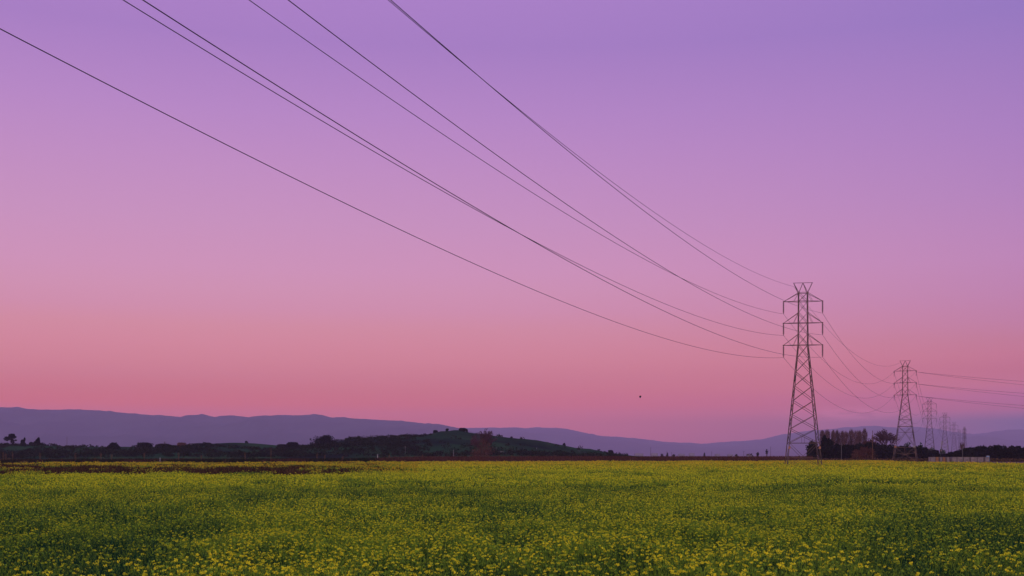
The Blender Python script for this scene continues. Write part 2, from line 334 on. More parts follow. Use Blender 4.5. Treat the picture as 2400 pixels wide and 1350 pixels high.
# ---------------------------------------------------------------- towers
UP = [(35.0,1.0),(33.3,1.0),(31.05,1.02),(29.0,1.03),(26.8,1.05),(24.6,1.07)]
LOW_A = [22.0, 19.2, 16.4, 13.5, 10.7, 7.9, 5.1, 2.2]
def half(z, base=3.3, top=.92): return top+(base-top)*(24.6-z)/24.6 if z < 24.6 else .86+.06*(35-z)/10.4
def make_tower(kind='suspension', detail=True, wide=1.0):
    """kind suspension: X-braced legs and hanging insulator strings; kind strain: K-braced legs"""
    root = empty('transmission_tower', (0, 0, 0))
    base = 3.35 if kind == 'suspension' else 4.15
    L = detail
    hf = lambda z: half(z, base)
    S = M['steel']; lw, bw = (.155, .075) if detail else (.15*wide, .065*wide)
    c = lambda z, sx, sy: (sx*hf(z), sy*hf(z), z)
    for sx in (-1, 1):
        for sy in (-1, 1):
            b = MB(); b.bar(c(0, sx, sy), c(24.6, sx, sy), lw, L); b.bar(c(24.6, sx, sy), c(35.0, sx, sy), lw*.8, L)
            b.box(sx*base-.35, sy*base-.35, -.1, sx*base+.35, sy*base+.35, .35)
            b.build('leg', S, root)
    br = MB()
    corners = [(-1,-1),(1,-1),(1,1),(-1,1)]
    faces = [(corners[i], corners[(i+1) % 4]) for i in range(4)]
    def hor(z, k=1.0):
        for p, q in faces: br.bar(c(z, *p), c(z, *q), bw*k, L)
    def xb(z0, z1, k=1.0):
        for p, q in faces:
            br.bar(c(z0, *p), c(z1, *q), bw*k, L); br.bar(c(z0, *q), c(z1, *p), bw*k, L)
    zs = [z for z, _ in UP]
    for a, b_ in zip(zs, zs[1:]): xb(a, b_)
    for z in (35.0, 33.3, 29.0, 24.6): hor(z, 1.3)
    if kind == 'suspension':
        zz = [24.6]+LOW_A[:-1]
        for a, b_ in zip(zz, zz[1:]): xb(a, b_, 1.15)
        hor(5.1, 1.2); hor(2.2, 1.1)
        for p, q in faces:
            mid = ((c(2.2,*p)[0]+c(2.2,*q)[0])/2, (c(2.2,*p)[1]+c(2.2,*q)[1])/2, 2.2)
            m5 = (mid[0]*hf(5.1)/hf(2.2), mid[1]*hf(5.1)/hf(2.2), 5.1)
            br.bar(c(5.1, *p), mid, bw, L); br.bar(c(5.1, *q), mid, bw, L)
            br.bar(mid, c(.4, *p), bw*.8, L); br.bar(mid, c(.4, *q), bw*.8, L)
            br.bar(m5, (m5[0]*1, m5[1]*1, 6.4), bw*.6, L)
        br.bar(c(5.1,-1,-1), c(5.1,1,1), bw, L); br.bar(c(5.1,1,-1), c(5.1,-1,1), bw, L)
    else:
        zz = [24.6, 22.2, 19.9, 17.6, 15.6]
        for a, b_ in zip(zz, zz[1:]): xb(a, b_)
        xb(15.6, 13.2, .8); hor(15.6, 1.2); hor(13.2, 1.6); hor(5.6, 1.2)
        for p, q in faces:
            def lp(z, t): a, b2 = c(z,*p), c(z,*q); return tuple(a[i]*(1-t)+b2[i]*t for i in range(3))
            br.bar(lp(13.2,0), lp(11,.5), bw*1.2, L); br.bar(lp(13.2,1), lp(11,.5), bw*1.2, L)
            br.bar(lp(11,.5), lp(5.6,0), bw*1.2, L); br.bar(lp(11,.5), lp(5.6,1), bw*1.2, L)
            br.bar(lp(11.1,0), lp(11,.5), bw*.9, L); br.bar(lp(11.1,1), lp(11,.5), bw*.9, L)
            br.bar(lp(9,0), lp(9,.24), bw*.8, L); br.bar(lp(9,1), lp(9,.76), bw*.8, L)
            br.bar(lp(11,0), lp(9,.24), bw*.8, L); br.bar(lp(11,1), lp(9,.76), bw*.8, L)
            br.bar(lp(5.6,.5), lp(3.0,.5), bw*1.2, L)
            for t in (0, 1):
                br.bar(lp(3.7,t), lp(3.0,.5), bw*1.2, L); br.bar(lp(5.6,t), lp(3.0,.5), bw, L); br.bar(lp(.5,t), lp(3.0,.5), bw, L)
                br.bar(lp(4.6,.25 if t == 0 else .75), lp(3.7,t), bw*.8, L)
            br.bar(lp(1.9,0), lp(1.9,1), bw*.9, L)
    br.build('bracing', S, root)
    # earth-wire horns: a W under a top bar
    pk = MB()
    for sy in (-1, 1):
        for sx in (-1, 1):
            s0 = (sx*.86, sy*.86, 35.0)
            pk.bar(s0, (sx*1.8, 0, 37.0), bw*1.3, L); pk.bar(s0, (0, 0, 37.0), bw*1.2, L)
    pk.bar((-1.9,0,37.0), (1.9,0,37.0), bw*1.2, L)
    pk.build('peak', S, root)
    for k, (za, zb) in enumerate(((33.3,35.0),(29.0,31.05),(24.6,26.8))):
        for sx in (-1, 1):
            a = MB(); tip = (sx*3.78, 0, za)
            for sy in (-1, 1):
                a.bar((sx*hf(za), sy*hf(za), za), tip, bw*1.25, L); a.bar((sx*hf(zb), sy*hf(zb), zb), tip, bw*1.1, L)
                a.bar((sx*(hf(za)+.35*2.7), sy*hf(za)*.65, za), (sx*(hf(zb)), sy*hf(zb), zb), bw*.6, L)
            a.box(sx*3.78-.12, -.12, za-.14, sx*3.78+.12, .12, za+.1)
            ao = a.build('crossarm', S, root)
            ins = MB()
            if kind == 'suspension':
                pr = [(.03,0)]; nd = 13 if detail else 5
                for i in range(nd):
                    z = -.12-i*(1.95/nd); h = 1.95/nd
                    pr += [(.05,z),(.18,z-h*.25),(.17,z-h*.5),(.05,z-h*.7)]
                pr += [(.04,-2.15),(.07,-2.2),(.07,-2.3)]
                ins.lathe(pr[::-1], (sx*3.78,0,za-.12), 8 if detail else 5)
                ins.build('insulator', M['insulator'], ao)
            else:
                for sgn in (-1, 1):
                    p0 = Vector((sx*3.78, sgn*.15, za-.1)); p1 = p0+Vector((0, sgn*1.5, -.35))
                    ins2 = MB(); ins2.tube([p0+(p1-p0)*t for t in (0,.1,.3,.5,.7,.9,1)], [.04,.13,.1,.13,.1,.13,.04], 7)
                    ins2.build('insulator', M['insulator'], ao)
                jl = MB(); n_ = 9
                jl.tube([(sx*3.78, -1.6+3.2*i/n_, za-.45-1.5*(1-(2*i/n_-1)**2)) for i in range(n_+1)], .03, 5)
                jl.build('jumper', M['wire'], ao)
    return root
def copy_tree(o, parent=None):
    c_ = o.copy(); col.objects.link(c_); c_.parent = parent
    for ch in list(o.children): copy_tree(ch, c_)
    return c_
d12 = Vector((84.5, 180.9)).normalized()
def rz_of(d): return math.atan2(d[1], d[0])-math.pi/2
def tpos(px, h): s = 36/h; return Vector(((px-1200)*s, s*2600, 0))
TP = {1: tpos(1882, 424), 2: tpos(2121.5, 233), 3: tpos(2178.5, 142), 4: tpos(2214.5, 105), 5: tpos(2236, 82.5), 6: tpos(2249.5, 64.5), 7: tpos(2260.5, 71)}
TP[0] = Vector((-56.4, -44.2, 9.5))      # next tower of the line, behind the camera and out of view
G = 'lattice towers of the power line'
t1 = make_tower('suspension', True); t1.location = TP[1]; d01 = (TP[1]-TP[0]).normalized(); t1.rotation_euler.z = rz_of((d01.x, d01.y))+.25
tag(t1, 'tallest and nearest steel lattice tower, standing in the yellow field', 'transmission tower', G)
for sx in (-1, 1):
    s_ = MB(); h4 = half(4.2); s_.box(sx*h4-.2, -h4-.2, 3.95, sx*h4+.2, -h4-.16, 4.4); s_.build('warning_sign', M['sign'], t1)
t2 = make_tower('strain', True); t2.location = TP[2]; t2.rotation_euler.z = rz_of((TP[3]-TP[1]).normalized().to_2d())
tag(t2, 'second nearest lattice tower, K-braced, with lines leaving to the right', 'transmission tower', G)
for sx in (-.86, .93):
    s_ = MB(); s_.box(sx*3.6-.35, -3.75, 5.55, sx*3.6+.35, -3.6, 6.1); s_.build('equipment_box', M['sign'] if sx < 0 else M['antenna'], t2)
far = make_tower('suspension', False, 1.15)
labs = {3: 'third lattice tower along the line, beside the dark trees', 4: 'fourth lattice tower, with white antenna panels on its legs', 5: 'fifth lattice tower, thin and pale behind the antenna tower', 6: 'farthest and smallest pale lattice tower of the line'}
tw = {1: t1, 2: t2}
for i in (3, 4, 5, 6):
    t = far if i == 3 else copy_tree(far); tw[i] = t
    t.location = TP[i]; d = (TP[min(i+1, 6)]-TP[i-1]).normalized(); t.rotation_euler.z = rz_of((d.x, d.y)); tag(t, labs[i], 'transmission tower', G)
t7 = copy_tree(far); t7.location = TP[7]; t7.rotation_euler.z = rz_of((TP[6]-TP[3]).normalized())+.95
tag(t7, 'narrow dark bluish lattice tower, rightmost of the far towers', 'transmission tower', G)
for (ax, ay, z0, z1, nn) in ((-2.1,-2.1,11.0,14.5,3),(1.9,-1.9,12.5,15.5,2),(-2.6,-2.6,7.5,10,3),(2.4,-2.4,8,11,2)):
    for k in range(nn):
        a = MB(); a.box(ax-.55+k*.5, ay-.4, z0+k*.3, ax-.2+k*.5, ay-.15, z1-.2*k); a.box(ax-.42+k*.5, ay-.15, z0+.5, ax-.34+k*.5, ay+.1, z0+.6); a.build('antenna', M['antenna'] if k != 1 else M['bark'], tw[4])
a = MB(); a.box(-3.6,-2.9,5.8,-2.4,-2.5,6.9); a.build('equipment_box', M['sign'], tw[4])

# ---------------------------------------------------------------- wires
def attach(i, sx, lev):
    z = (33.3, 29.0, 24.6)[lev]; r = tw[max(i, 1)].rotation_euler.z; loc = tw[i].location if i else TP[0]
    n_ = Vector((math.cos(r), math.sin(r), 0)); off = -2.42 if i not in (2,) else -.45
    return loc+n_*sx*3.78+Vector((0, 0, z+off))
def span(a, b, sag, n=40):
    return [a+(b-a)*(i/n)+Vector((0, 0, -4*sag*(i/n)*(1-i/n))) for i in range(n+1)]
names = ('uppermost', 'middle', 'lowest')
for sx, sn in ((-1, 'left'), (1, 'right')):
    for lev in range(3):
        pts = span(attach(0, sx, lev), attach(1, sx, lev), 8.98, 64)
        q = attach(2, sx, lev); d = (attach(1, sx, lev)-q).normalized()*1.6; d.z = 0
        pts += span(attach(1, sx, lev), q+d, 8.4, 44)[1:]
        m = MB(); m.tube(pts, .025, 5)
        tag(m.build('power_line', M['wire']), f'{names[lev]} dark wire on the {sn} arm tips of the nearest tower', 'power line', 'long wires crossing the sky')
        pts = []
        for i in (2, 3, 4, 5):
            sp_ = span(attach(i, sx, lev), attach(i+1, sx, lev), 9.0, 24); pts += sp_ if not pts else sp_[1:]
        m = MB(); m.tube(pts, .032, 4)
        tag(m.build('power_line', M['wire']), f'{names[lev]} faint wire on the {sn} arms of the far towers', 'power line', 'wires between the far towers')
def horn(i, sx):
    r = tw[max(i, 1)].rotation_euler.z; return (tw[i].location if i else TP[0])+Vector((math.cos(r), math.sin(r), 0))*sx*1.8+Vector((0, 0, 36.3))
m = MB(); m.tube(span(horn(0, -1), horn(1, -1), 9.5, 64)+span(horn(1, -1), horn(2, -1), 6.5, 30)[1:], .022, 5)
tag(m.build('power_line', M['wire']), 'thin topmost wire on the left horn of the nearest tower', 'power line', 'long wires crossing the sky')
# branch line that leaves tower 2 to the right
for lev in range(3):
    for k in range(2):
        a = attach(2, 1, lev)+Vector((.4, 0, -.1+.0*k)); b = Vector((a.x+250, a.y+(60 if k == 0 else 6), a.z+(-2 if k == 0 else 0)))
        m = MB(); m.tube(span(a, b, 6.3, 40), .035, 5)
        tag(m.build('power_line', M['wire']), f'{names[lev]} {"rear" if k == 0 else "front"} wire running right from the second tower', 'power line', 'branch wires leaving to the right')
# print the wire crossings for checking against the photograph
def proj(p): return (HX+F*p.x/p.y, HY-F*(p.z-EYE)/p.y)
for o in [o for o in bpy.data.objects if o.name.startswith('power_line')][:13]:
    vs_ = [Vector(v.co) for v in o.data.vertices][::5]; pr_ = [proj(v) for v in vs_ if v.y > 5]
    for a, b in zip(pr_, pr_[1:]):
        if (a[1] < 0) != (b[1] < 0): t = a[1]/(a[1]-b[1]); print(o['label'], 'y=0 at x', round(a[0]+(b[0]-a[0])*t))
        if (a[0] < 0) != (b[0] < 0): t = a[0]/(a[0]-b[0]); print(o['label'], 'x=0 at y', round(a[1]+(b[1]-a[1])*t))

# ---------------------------------------------------------------- trees
def foliage(blobs, n, size, hollow=.55):
    """leaf clumps through the volume of a few ellipsoids; blobs = (x,y,z,rx,ry,rz)"""
    B = np.array(blobs, float); vol = B[:,3]*B[:,4]*B[:,5]; p = vol**.8/np.sum(vol**.8)
    k = rng.choice(len(B), n, p=p); D = rng.normal(size=(n,3)); D /= np.linalg.norm(D, axis=1)[:,None]
    r = (hollow+(1-hollow)*rng.random(n)**.7)*(.82+.36*vnoise(D[:,0]*3+k*9.1, D[:,2]*3+D[:,1]*2, 5))
    C = B[k,:3]+D*B[k,3:6]*r[:,None]
    return rand_quads(C, size*rng.uniform(.5, 1.3, n)), np.clip(.5+rng.normal(size=n)*.25, 0, 1)
def trunk(mb, h, r, limbs):
    mb.tube([(0,0,-.3),(r*.3,0,h*.5),(0,r*.2,h)], [r, r*.75, r*.45], 6)
    for b in limbs:
        mb.tube([(0,0,h*.55),((b[0])*.5,b[1]*.5,h*.55+(b[2]-h*.55)*.6),(b[0],b[1],b[2])], [r*.45, r*.3, r*.12], 4)
def leafy_tree(x, y, z, h, wd, label, name='tree', mat_='dark_foliage', n=700, blobs=None, leaf=None, cat='tree', group=None, seed=0, low=True):
    rnd = random.Random(seed+int(x*7+y)); t = empty(name, (x, y, z))
    if blobs is None:
        blobs = []
        for i in range(9):
            a = rnd.uniform(0, 6.28); q = rnd.uniform(.1, .55)*wd/2
            zc = rnd.uniform(.18 if low else .5, .8)*h
            r_ = wd*rnd.uniform(.22, .36)*(1.15-.5*zc/h)
            blobs.append((q*math.cos(a), q*math.sin(a), zc, r_, r_, min(r_*rnd.uniform(.8, 1.2), h-zc)))
        blobs.append((0, 0, h*.45, wd*.36, wd*.36, h*.42))
        blobs.append((rnd.uniform(-.1,.1)*wd, 0, h*.78, wd*.22, wd*.22, h*.22))
    Q, tn = foliage(blobs, n, leaf or max(.3, h*.07))
    link('crown', quad_mesh('crown', Q, [M[mat_]], tint=tn), t)
    b = MB(); trunk(b, h*.7, max(.12, h*.022), [(q[0], q[1], q[2]) for q in blobs[:6]]); b.build('trunk', M['bark'], t)
    tag(t, label, cat, group); return t
def bare_tree(x, y, z, h, wd, label, mat_='russet', depth=6, fork=3, name='bare_tree', columnar=False, group=None, seed=1, tw_=.07, cloud=0):
    rnd = random.Random(seed); t = empty(name, (x, y, z)); mb = MB(); fine = MB(); tips = []
    def grow(p, d, L, r, k):
        q = p+d*L
        (mb if k < 3 else fine).bar(p, q, r*2, w2=r*1.3)
        if k >= depth: tips.append(q); return
        for j in range(fork if k < 4 else 2):
            s = .5 if not columnar else .22
            nd = (d+Vector((rnd.gauss(0, s), rnd.gauss(0, s), rnd.uniform(-.1, .3) if not columnar else .35))).normalized()
            grow(p+d*L*rnd.uniform(.55, 1) if j else q, nd, L*rnd.uniform(.68, .9), max(r*.6, tw_/2), k+1)
    grow(Vector((0, 0, -.2)), Vector((rnd.uniform(-.05,.05), 0, 1)), h*.22, h*.016+.05, 0)
    vv = mb.v+fine.v; sz = max(v[2] for v in vv)/h
    mx_ = max(abs(v[0]) for v in vv)/(wd/2)
    for b_ in (mb, fine): b_.v = [(v[0]/mx_, v[1]/mx_, v[2]/sz) for v in b_.v]
    mb.build('trunk', M['bark'], t); fine.build('twigs', M[mat_], t)
    tag(t, label, 'tree', group); return t
def poplar(x, y, z, h, wd, label, group, seed):
    """leafless upright poplar: steep twigs close round one stem"""
    t = empty('poplar_tree', (x, y, z)); r = np.random.default_rng(seed)
    b = MB(); b.tube([(0,0,-.3),(0,0,h*.5),(.1,0,h*.96)], [h*.014+.05,h*.009,.03], 6); 
    for i in range(22):
        a = r.uniform(0, 6.28); z0 = h*r.uniform(.1,.6); rr = wd*.5*r.uniform(.5,.95); z1 = min(h*.97, z0+h*r.uniform(.25,.5))
        b.tube([(0,0,z0),(rr*.7*math.cos(a),rr*.7*math.sin(a),z0+(z1-z0)*.4),(rr*math.cos(a),rr*math.sin(a),z1)], [.07,.05,.03], 4)
    b.build('trunk', M['bark'], t)
    n = 1350; u = r.random(n)**.8; zc = h*(.12+.8*u); env = np.minimum(1, (1.04-u)*6)**.6*np.minimum(1, .55+u*1.2)*(.75+.35*r.random())*(1+.2*np.sin(u*9+seed))
    a = r.uniform(0, 6.28, n); rr = wd*.5*env*np.sqrt(r.random(n)); C = np.stack([rr*np.cos(a), rr*np.sin(a), zc], 1)
    D = np.stack([np.cos(a)*.12*rr/wd, np.sin(a)*.12*rr/wd, np.ones(n)], 1)+r.normal(size=(n,3))*.09; D /= np.linalg.norm(D, axis=1)[:,None]
    S = np.cross(D, r.normal(size=(n,3))); S /= np.linalg.norm(S, axis=1)[:,None]; S *= .055; Ln = (r.uniform(1.0,2.4,n)*h/18)[:,None]
    Q = np.stack([C-S, C+S, C+D*Ln+S*.3, C+D*Ln-S*.3], 1)
    link('twigs', quad_mesh('twigs', Q, [M['poplar']], tint=r.random(n)), t)
    tag(t, label, 'tree', group); return t

# poplar row behind the evergreens
PY = 690
pops = [(1927,1009,9),(1939,1006,11),(1953,1007,10),(1962,1009,9),(1974,1007,11),(1983,1009,9),(1995,1006,10),(2007,1006,11),(2015,1010,8),(2026,1005,8)]
for i, (px, py, wpx) in enumerate(pops):
    Y = PY+random.uniform(-15, 15)
    lab = 'rightmost bare poplar, standing slightly apart at the end of the row' if i == len(pops)-1 else 'leftmost bare poplar in the row, beside the tallest tower' if i == 0 else 'bare upright poplar in the middle of the row'
    poplar(X(px, Y), Y, 0, Zh(py+random.uniform(-1, 4), Y), wpx/F*Y*random.uniform(1.25, 1.65), lab, 'row of bare poplars', 30+i)
# bare spreading trees
bt = bare_tree(X(2072, 600), 600, 0, Zh(1003, 600), 17, 'large bare tree with spreading branches beside the second tower', 'poplar', 7, 3, seed=5, tw_=.15)
bare_tree(X(2045, 590), 590, 0, Zh(1020, 590), 11, 'smaller bare tree left of the large spreading one', 'russet', 7, 3, seed=9, tw_=.13)
# dark evergreens and shrubs between the towers (px, top py, width px, depth, kind, label)
DK = 'dark trees behind the right half of the field'
dark = [(1906,1034,26,560,'dense dark round tree behind the legs of the tallest tower'),
 (1932,1022,15,565,'dark pointed evergreen left of the poplars'),
 (1944,1028,24,560,'dark evergreen in front of the poplars, right of the pointed one'),
 (1966,1043,30,570,'low dark bushy tree behind the white pole'),
 (1990,1042,32,575,'dark bushy tree under the middle poplars'),
 (2012,1040,30,570,'dark bushy tree under the right end of the poplars'),
 (2036,1038,30,585,'dark tree in front of the bare trees'),
 (2062,1039,34,590,'dark bush below the large bare tree'),
 (2090,1043,34,580,'dark bush left of the second tower'),
 (2118,1046,36,590,'dark bush behind the legs of the second tower'),
 (2146,1046,34,585,'dark bush right of the second tower'),
 (2168,1050,28,590,'dark bush beside the third tower'),
 (2190,1056,24,640,'small dark bush beside the white antenna tower')]
for i, (px, py, wp, Y, lab) in enumerate(dark):
    h = Zh(py, Y)+.4; wd = wp/F*Y*1.45
    bl = None
    if i == 1: bl = [(0,0,h*.3,wd*.5,wd*.5,h*.3),(0,0,h*.55,wd*.4,wd*.4,h*.3),(0,0,h*.78,wd*.24,wd*.24,h*.22)]
    leafy_tree(X(px, Y), Y, 0, h, wd, lab, 'evergreen_tree', 'dark_foliage', 2600, blobs=bl, leaf=.85, group=DK, seed=i)
for i, (px, py, wp, Y, lab) in enumerate([(2128,1034,20,820,'mid green tree showing over the dark bushes behind the second tower'),(2158,1036,14,830,'thin green tree between the second and third towers'),(2184,1046,20,800,'green tree behind the third tower'),(2208,1052,22,860,'hazy green tree at the foot of the antenna tower')]):
    leafy_tree(X(px, Y), Y, 0, Zh(py, Y), wp/F*Y, lab, 'tree', 'green_foliage', 420, leaf=.9, group='far trees behind the towers', seed=50+i)
for i, (px, py, wp, Y, lab) in enumerate([(2256,1034,16,800,'bare reddish tree behind the row of dark round trees'),(2034,1046,38,500,'brown leafless shrub standing before the dark trees'),(2008,1052,26,505,'small brown shrub left of the larger brown one')]):
    t = bare_tree(X(px, Y), Y, 0, Zh(py, Y), wp/F*Y*1.1, lab, 'russet', 6, 3, seed=60+i, tw_=.12, name='bare_shrub' if i else 'bare_tree')
    if i:
        h = Zh(py, Y); w_ = wp/F*Y
        Q, tn = foliage([(0,0,h*.5,w_*.5,w_*.4,h*.42),(-w_*.25,0,h*.35,w_*.3,w_*.3,h*.3),(w_*.25,0,h*.42,w_*.3,w_*.3,h*.35)], 900, .32, .2); link('crown', quad_mesh('crown', Q, [M['russet']], tint=tn), t)
# long clipped mass of trees on the right: each crown its own
RT = [(2222,1066),(2234,1061),(2247,1056),(2262,1052),(2277,1049),(2292,1047),(2308,1046),(2324,1046),(2340,1045),(2356,1045),(2372,1046),(2388,1047),(2404,1046),(2422,1047)]
for i, (px, py) in enumerate(RT):
    Y = 545+random.uniform(-12, 12)
    lab = 'lowest dark tree at the left end of the long tree row' if i == 0 else f'dark round tree in the long row, number {i+1} from its left end'
    leafy_tree(X(px, Y), Y, 0, Zh(py, Y)+.5, 7.2, lab, 'evergreen_tree', 'dark_foliage', 2000, leaf=.7, group='row of dark round trees at the right', seed=100+i)
# ridge-line trees on the left
LT = [(25,1016,30,'wide-crowned gum tree on the ridge, leftmost','gum'),(37,1040,8,'small bush right of the gum tree','b'),(54,1026,14,'ragged upright tree on the left ridge','u'),(74,1036,14,'low round tree on the left ridge','b'),(89,1025,25,'leaning dark tree with a side branch on the left ridge','l')]
for i, (px, py, wp, lab, kd) in enumerate(LT):
    Y = HILL_Y-15; xx = X(px, Y); zb = hill_z(xx, Y)-.5; h = Zh(py, Y)-zb; wd = wp/F*Y
    bl = None
    if kd == 'gum': bl = [(-wd*.28,0,h*.62,wd*.24,wd*.2,h*.16),(-wd*.05,0,h*.66,wd*.22,wd*.2,h*.15),(wd*.1,0,h*.86,wd*.24,wd*.2,h*.14),(wd*.3,0,h*.74,wd*.16,wd*.15,h*.12),(wd*.15,0,h*.42,wd*.14,wd*.14,h*.2),(wd*.4,0,h*.5,wd*.08,wd*.1,h*.07),(-wd*.3,0,h*.25,wd*.1,wd*.1,h*.1)]
    if kd == 'u': bl = [(0,0,h*.35,wd*.4,wd*.4,h*.33),(-wd*.08,0,h*.6,wd*.3,wd*.3,h*.2),(wd*.25,0,h*.8,wd*.14,wd*.14,h*.22)]
    if kd == 'l': bl = [(-wd*.1,0,h*.3,wd*.36,wd*.3,h*.28),(0,0,h*.62,wd*.22,wd*.2,h*.22),(wd*.06,0,h*.86,wd*.1,wd*.1,h*.16),(wd*.36,0,h*.28,wd*.14,wd*.14,h*.12)]
    leafy_tree(xx, Y, zb, h, wd, lab, 'tree', 'dark_foliage', 1900, blobs=bl, leaf=.72, group='trees on the left ridge', seed=200+i)
HT = [(760,1019,60,'largest bushy tree clump left of the hill slope'),(684,1036,34,'bushy tree at the left foot of the hill'),(660,1041,24,'small bush beside the one at the hill foot'),(577,1034,10,'lone round bush on the low mound'),(820,1022,12,'small tree on the left slope of the hill'),(841,1021,10,'upright small tree on the left slope of the hill'),
      (1020,1011,14,'spreading pair of thin trees left of the summit'),(1048,1006,9,'small umbrella-shaped tree on the hill ridge'),(1083,1003,22,'flat-topped dark tree on the hill summit'),(1094,1006,6,'tiny upright tree right of the summit tree'),(1322,1044,10,'small dark bush where the ridge drops to the right'),(1432,1056,16,'lone dark bush at the right end of the hill'),(266,1037,34,'tallest bush in the left tree line'),(338,1037,48,'broad bush in the left tree line'),(384,1040,44,'dark round bush beside the broad one in the left tree line'),(427,1037,24,'pale ragged tree in the left tree line')]
for i, (px, py, wp, lab) in enumerate(HT):
    Y = HILL_Y-8 if i not in (0, 1, 2, 11) and i < 12 else HILL_Y-86
    xx = X(px, Y); zb = max(0, hill_z(xx, Y)-1); h = max(3, Zh(py, Y)-zb); wd = wp/F*Y
    bl = [(-wd*.38,0,h*.25,wd*.2,wd*.2,h*.25),(-wd*.2,0,h*.4,wd*.2,wd*.2,h*.36),(0,0,h*.45,wd*.24,wd*.24,h*.42),(wd*.2,0,h*.5,wd*.2,wd*.2,h*.42),(wd*.3,0,h*.74,wd*.15,wd*.15,h*.24),(wd*.4,0,h*.3,wd*.14,wd*.14,h*.3),(wd*.05,0,h*.74,wd*.14,wd*.14,h*.18)] if i == 0 else None
    leafy_tree(xx, Y, zb, h, wd, lab, 'tree', 'dark_foliage' if i != 15 else 'russet', (3400 if wp > 30 else 1300) if wp > 12 else 300, leaf=.7 if wp < 30 else .85, group='trees on and before the hill', seed=300+i, low=(i not in (6,7,8)))
rt = bare_tree(X(1130, 640), 640, 0, Zh(1003, 640), 18, 'tall bare tree with reddish twigs in front of the green hill', 'poplar', 7, 3, seed=4, tw_=.17)
Q, tn = foliage([(0,0,5,5.4,4,4.8),(-3.4,0,4,3.4,3,3.8),(3.5,0,6,3.8,3,4),(.5,0,9.5,5,3.5,3.5)], 1900, .5, .2)
link('foliage', quad_mesh('foliage', Q, [M['russet']], tint=tn), rt)
# far trees by the distant town
FT = [(1551,1063,10,'small dark bush left of the distant houses'),(1564,1060,7,'small pointed tree near the distant houses'),(1578,1064,9,'low dark bush right of the pointed tree'),(1651,1060,6,'lone small pointed tree on the plain'),(1726,1064,8,'low bush on the plain left of the palms'),(1930-170,1062,12,'low dark bush left of the two palms')]
for i, (px, py, wp, lab) in enumerate(FT):
    Y = 1500; leafy_tree(X(px, Y), Y, 0, Zh(py, Y), wp/F*Y, lab, 'tree', 'dark_foliage', 200, leaf=1.0, group='small trees on the far plain', seed=400+i)
def palm(px, py, Y, label, skirt):
    t = empty('palm_tree', (X(px, Y), Y, 0)); h = Zh(py, Y)-1.5
    b = MB(); b.tube([(0,0,-.2),(.1,0,h*.5),(0,0,h)], [.45,.35,.3], 7); b.build('trunk', M['bark'], t)
    f = MB()
    for i in range(26):
        a = i*2.4; e = random.uniform(-.9, 1.1); L = random.uniform(1.9, 2.6)
        pts = [Vector((0,0,h))]; d = Vector((math.cos(a)*math.cos(e), math.sin(a)*math.cos(e), math.sin(e)))
        for k in range(4): pts.append(pts[-1]+d*L/4); d = (d+Vector((0,0,-.3))).normalized()
        s = Vector((-math.sin(a), math.cos(a), 0))*.35
        for k in range(4):
            w0 = (.5, 1, .9, .5, .1)[k]; w1 = (.5, 1, .9, .5, .1)[k+1]
            f.add([pts[k]-s*w0, pts[k]+s*w0, pts[k+1]+s*w1, pts[k+1]-s*w1], [(0,1,2,3)])
    f.build('fronds', M['dark_foliage'], t)
    Q, tn = foliage([(0,0,h-skirt*.5,1.1,1.1,skirt*.55)], 160, .6, .4); link('dead_skirt', quad_mesh('dead_skirt', Q, [M['dark_foliage']], tint=tn), t)
    tag(t, label, 'palm tree', 'pair of palms on the plain')
palm(1776, 1058, 1000, 'shorter shaggy palm, left one of the pair', 3.0)
palm(1797, 1052, 1000, 'taller palm with an open fan crown, right one of the pair', 3.5)

# hillside scrub and the low weedy bank: nobody could count these
def scrub_cover():
    Qs, Ts = [], []
    n = 4200
    px = rng.uniform(-60, 1470, n); v = rng.uniform(0, 1, n)
    for i in range(n):
        Y = HILL_Y-218*v[i]-4; x = (px[i]-HX)/F*Y; z = hill_z(x, Y)
        dens = .95 if px[i] < 1010 else (.75 if v[i] > .7 else .07)
        if v[i] > .8: dens = .95
        dn = float(fbm(x/32, Y/50, 77, 3))
        if random.random() > dens or (dn < (.40 if px[i] < 1010 else .48) and v[i] < .8): continue
        if 500 < px[i] < 650 and v[i] < .5: continue
        r_ = random.uniform(.7, 1.75)*(1.4 if v[i] > .7 else 1)
        if v[i] < .05: r_ *= .55
        Q, t = foliage([(x, Y, z+r_*.5, r_*1.5, r_*1.3, r_)], 46, .78, .5); Qs.append(Q); Ts.append(t)
    me = quad_mesh('hill_scrub', np.concatenate(Qs), [M['scrub']], tint=np.concatenate(Ts))
    tag(link('hill_scrub', me), 'dark scrub covering the hillside', 'scrub', kind='stuff')
scrub_cover()
def bank_scrub():
    Qs, Ts, Ms = [], [], []
    for i in range(1500):
        Y = random.uniform(365, 640); px = random.uniform(-80, 1010); x = X(px, Y)
        dn = float(fbm(x/18, Y/40, 33, 3))
        if dn < .42+.12*(px > 700): continue
        r_ = random.uniform(.4, .95); 
        Q, t = foliage([(x, Y, r_*.5, r_*2.4, r_*1.6, r_)], 60, .5, .3); Qs.append(Q); Ts.append(t); Ms.append(np.full(len(Q), 1 if random.random() < .22 else 0))
    me = quad_mesh('bank_scrub', np.concatenate(Qs), [M['scrub'], M['dry']], np.concatenate(Ms), np.concatenate(Ts))
    tag(link('bank_scrub', me), 'low dark green weeds behind the left part of the field', 'scrub', kind='stuff')
bank_scrub()
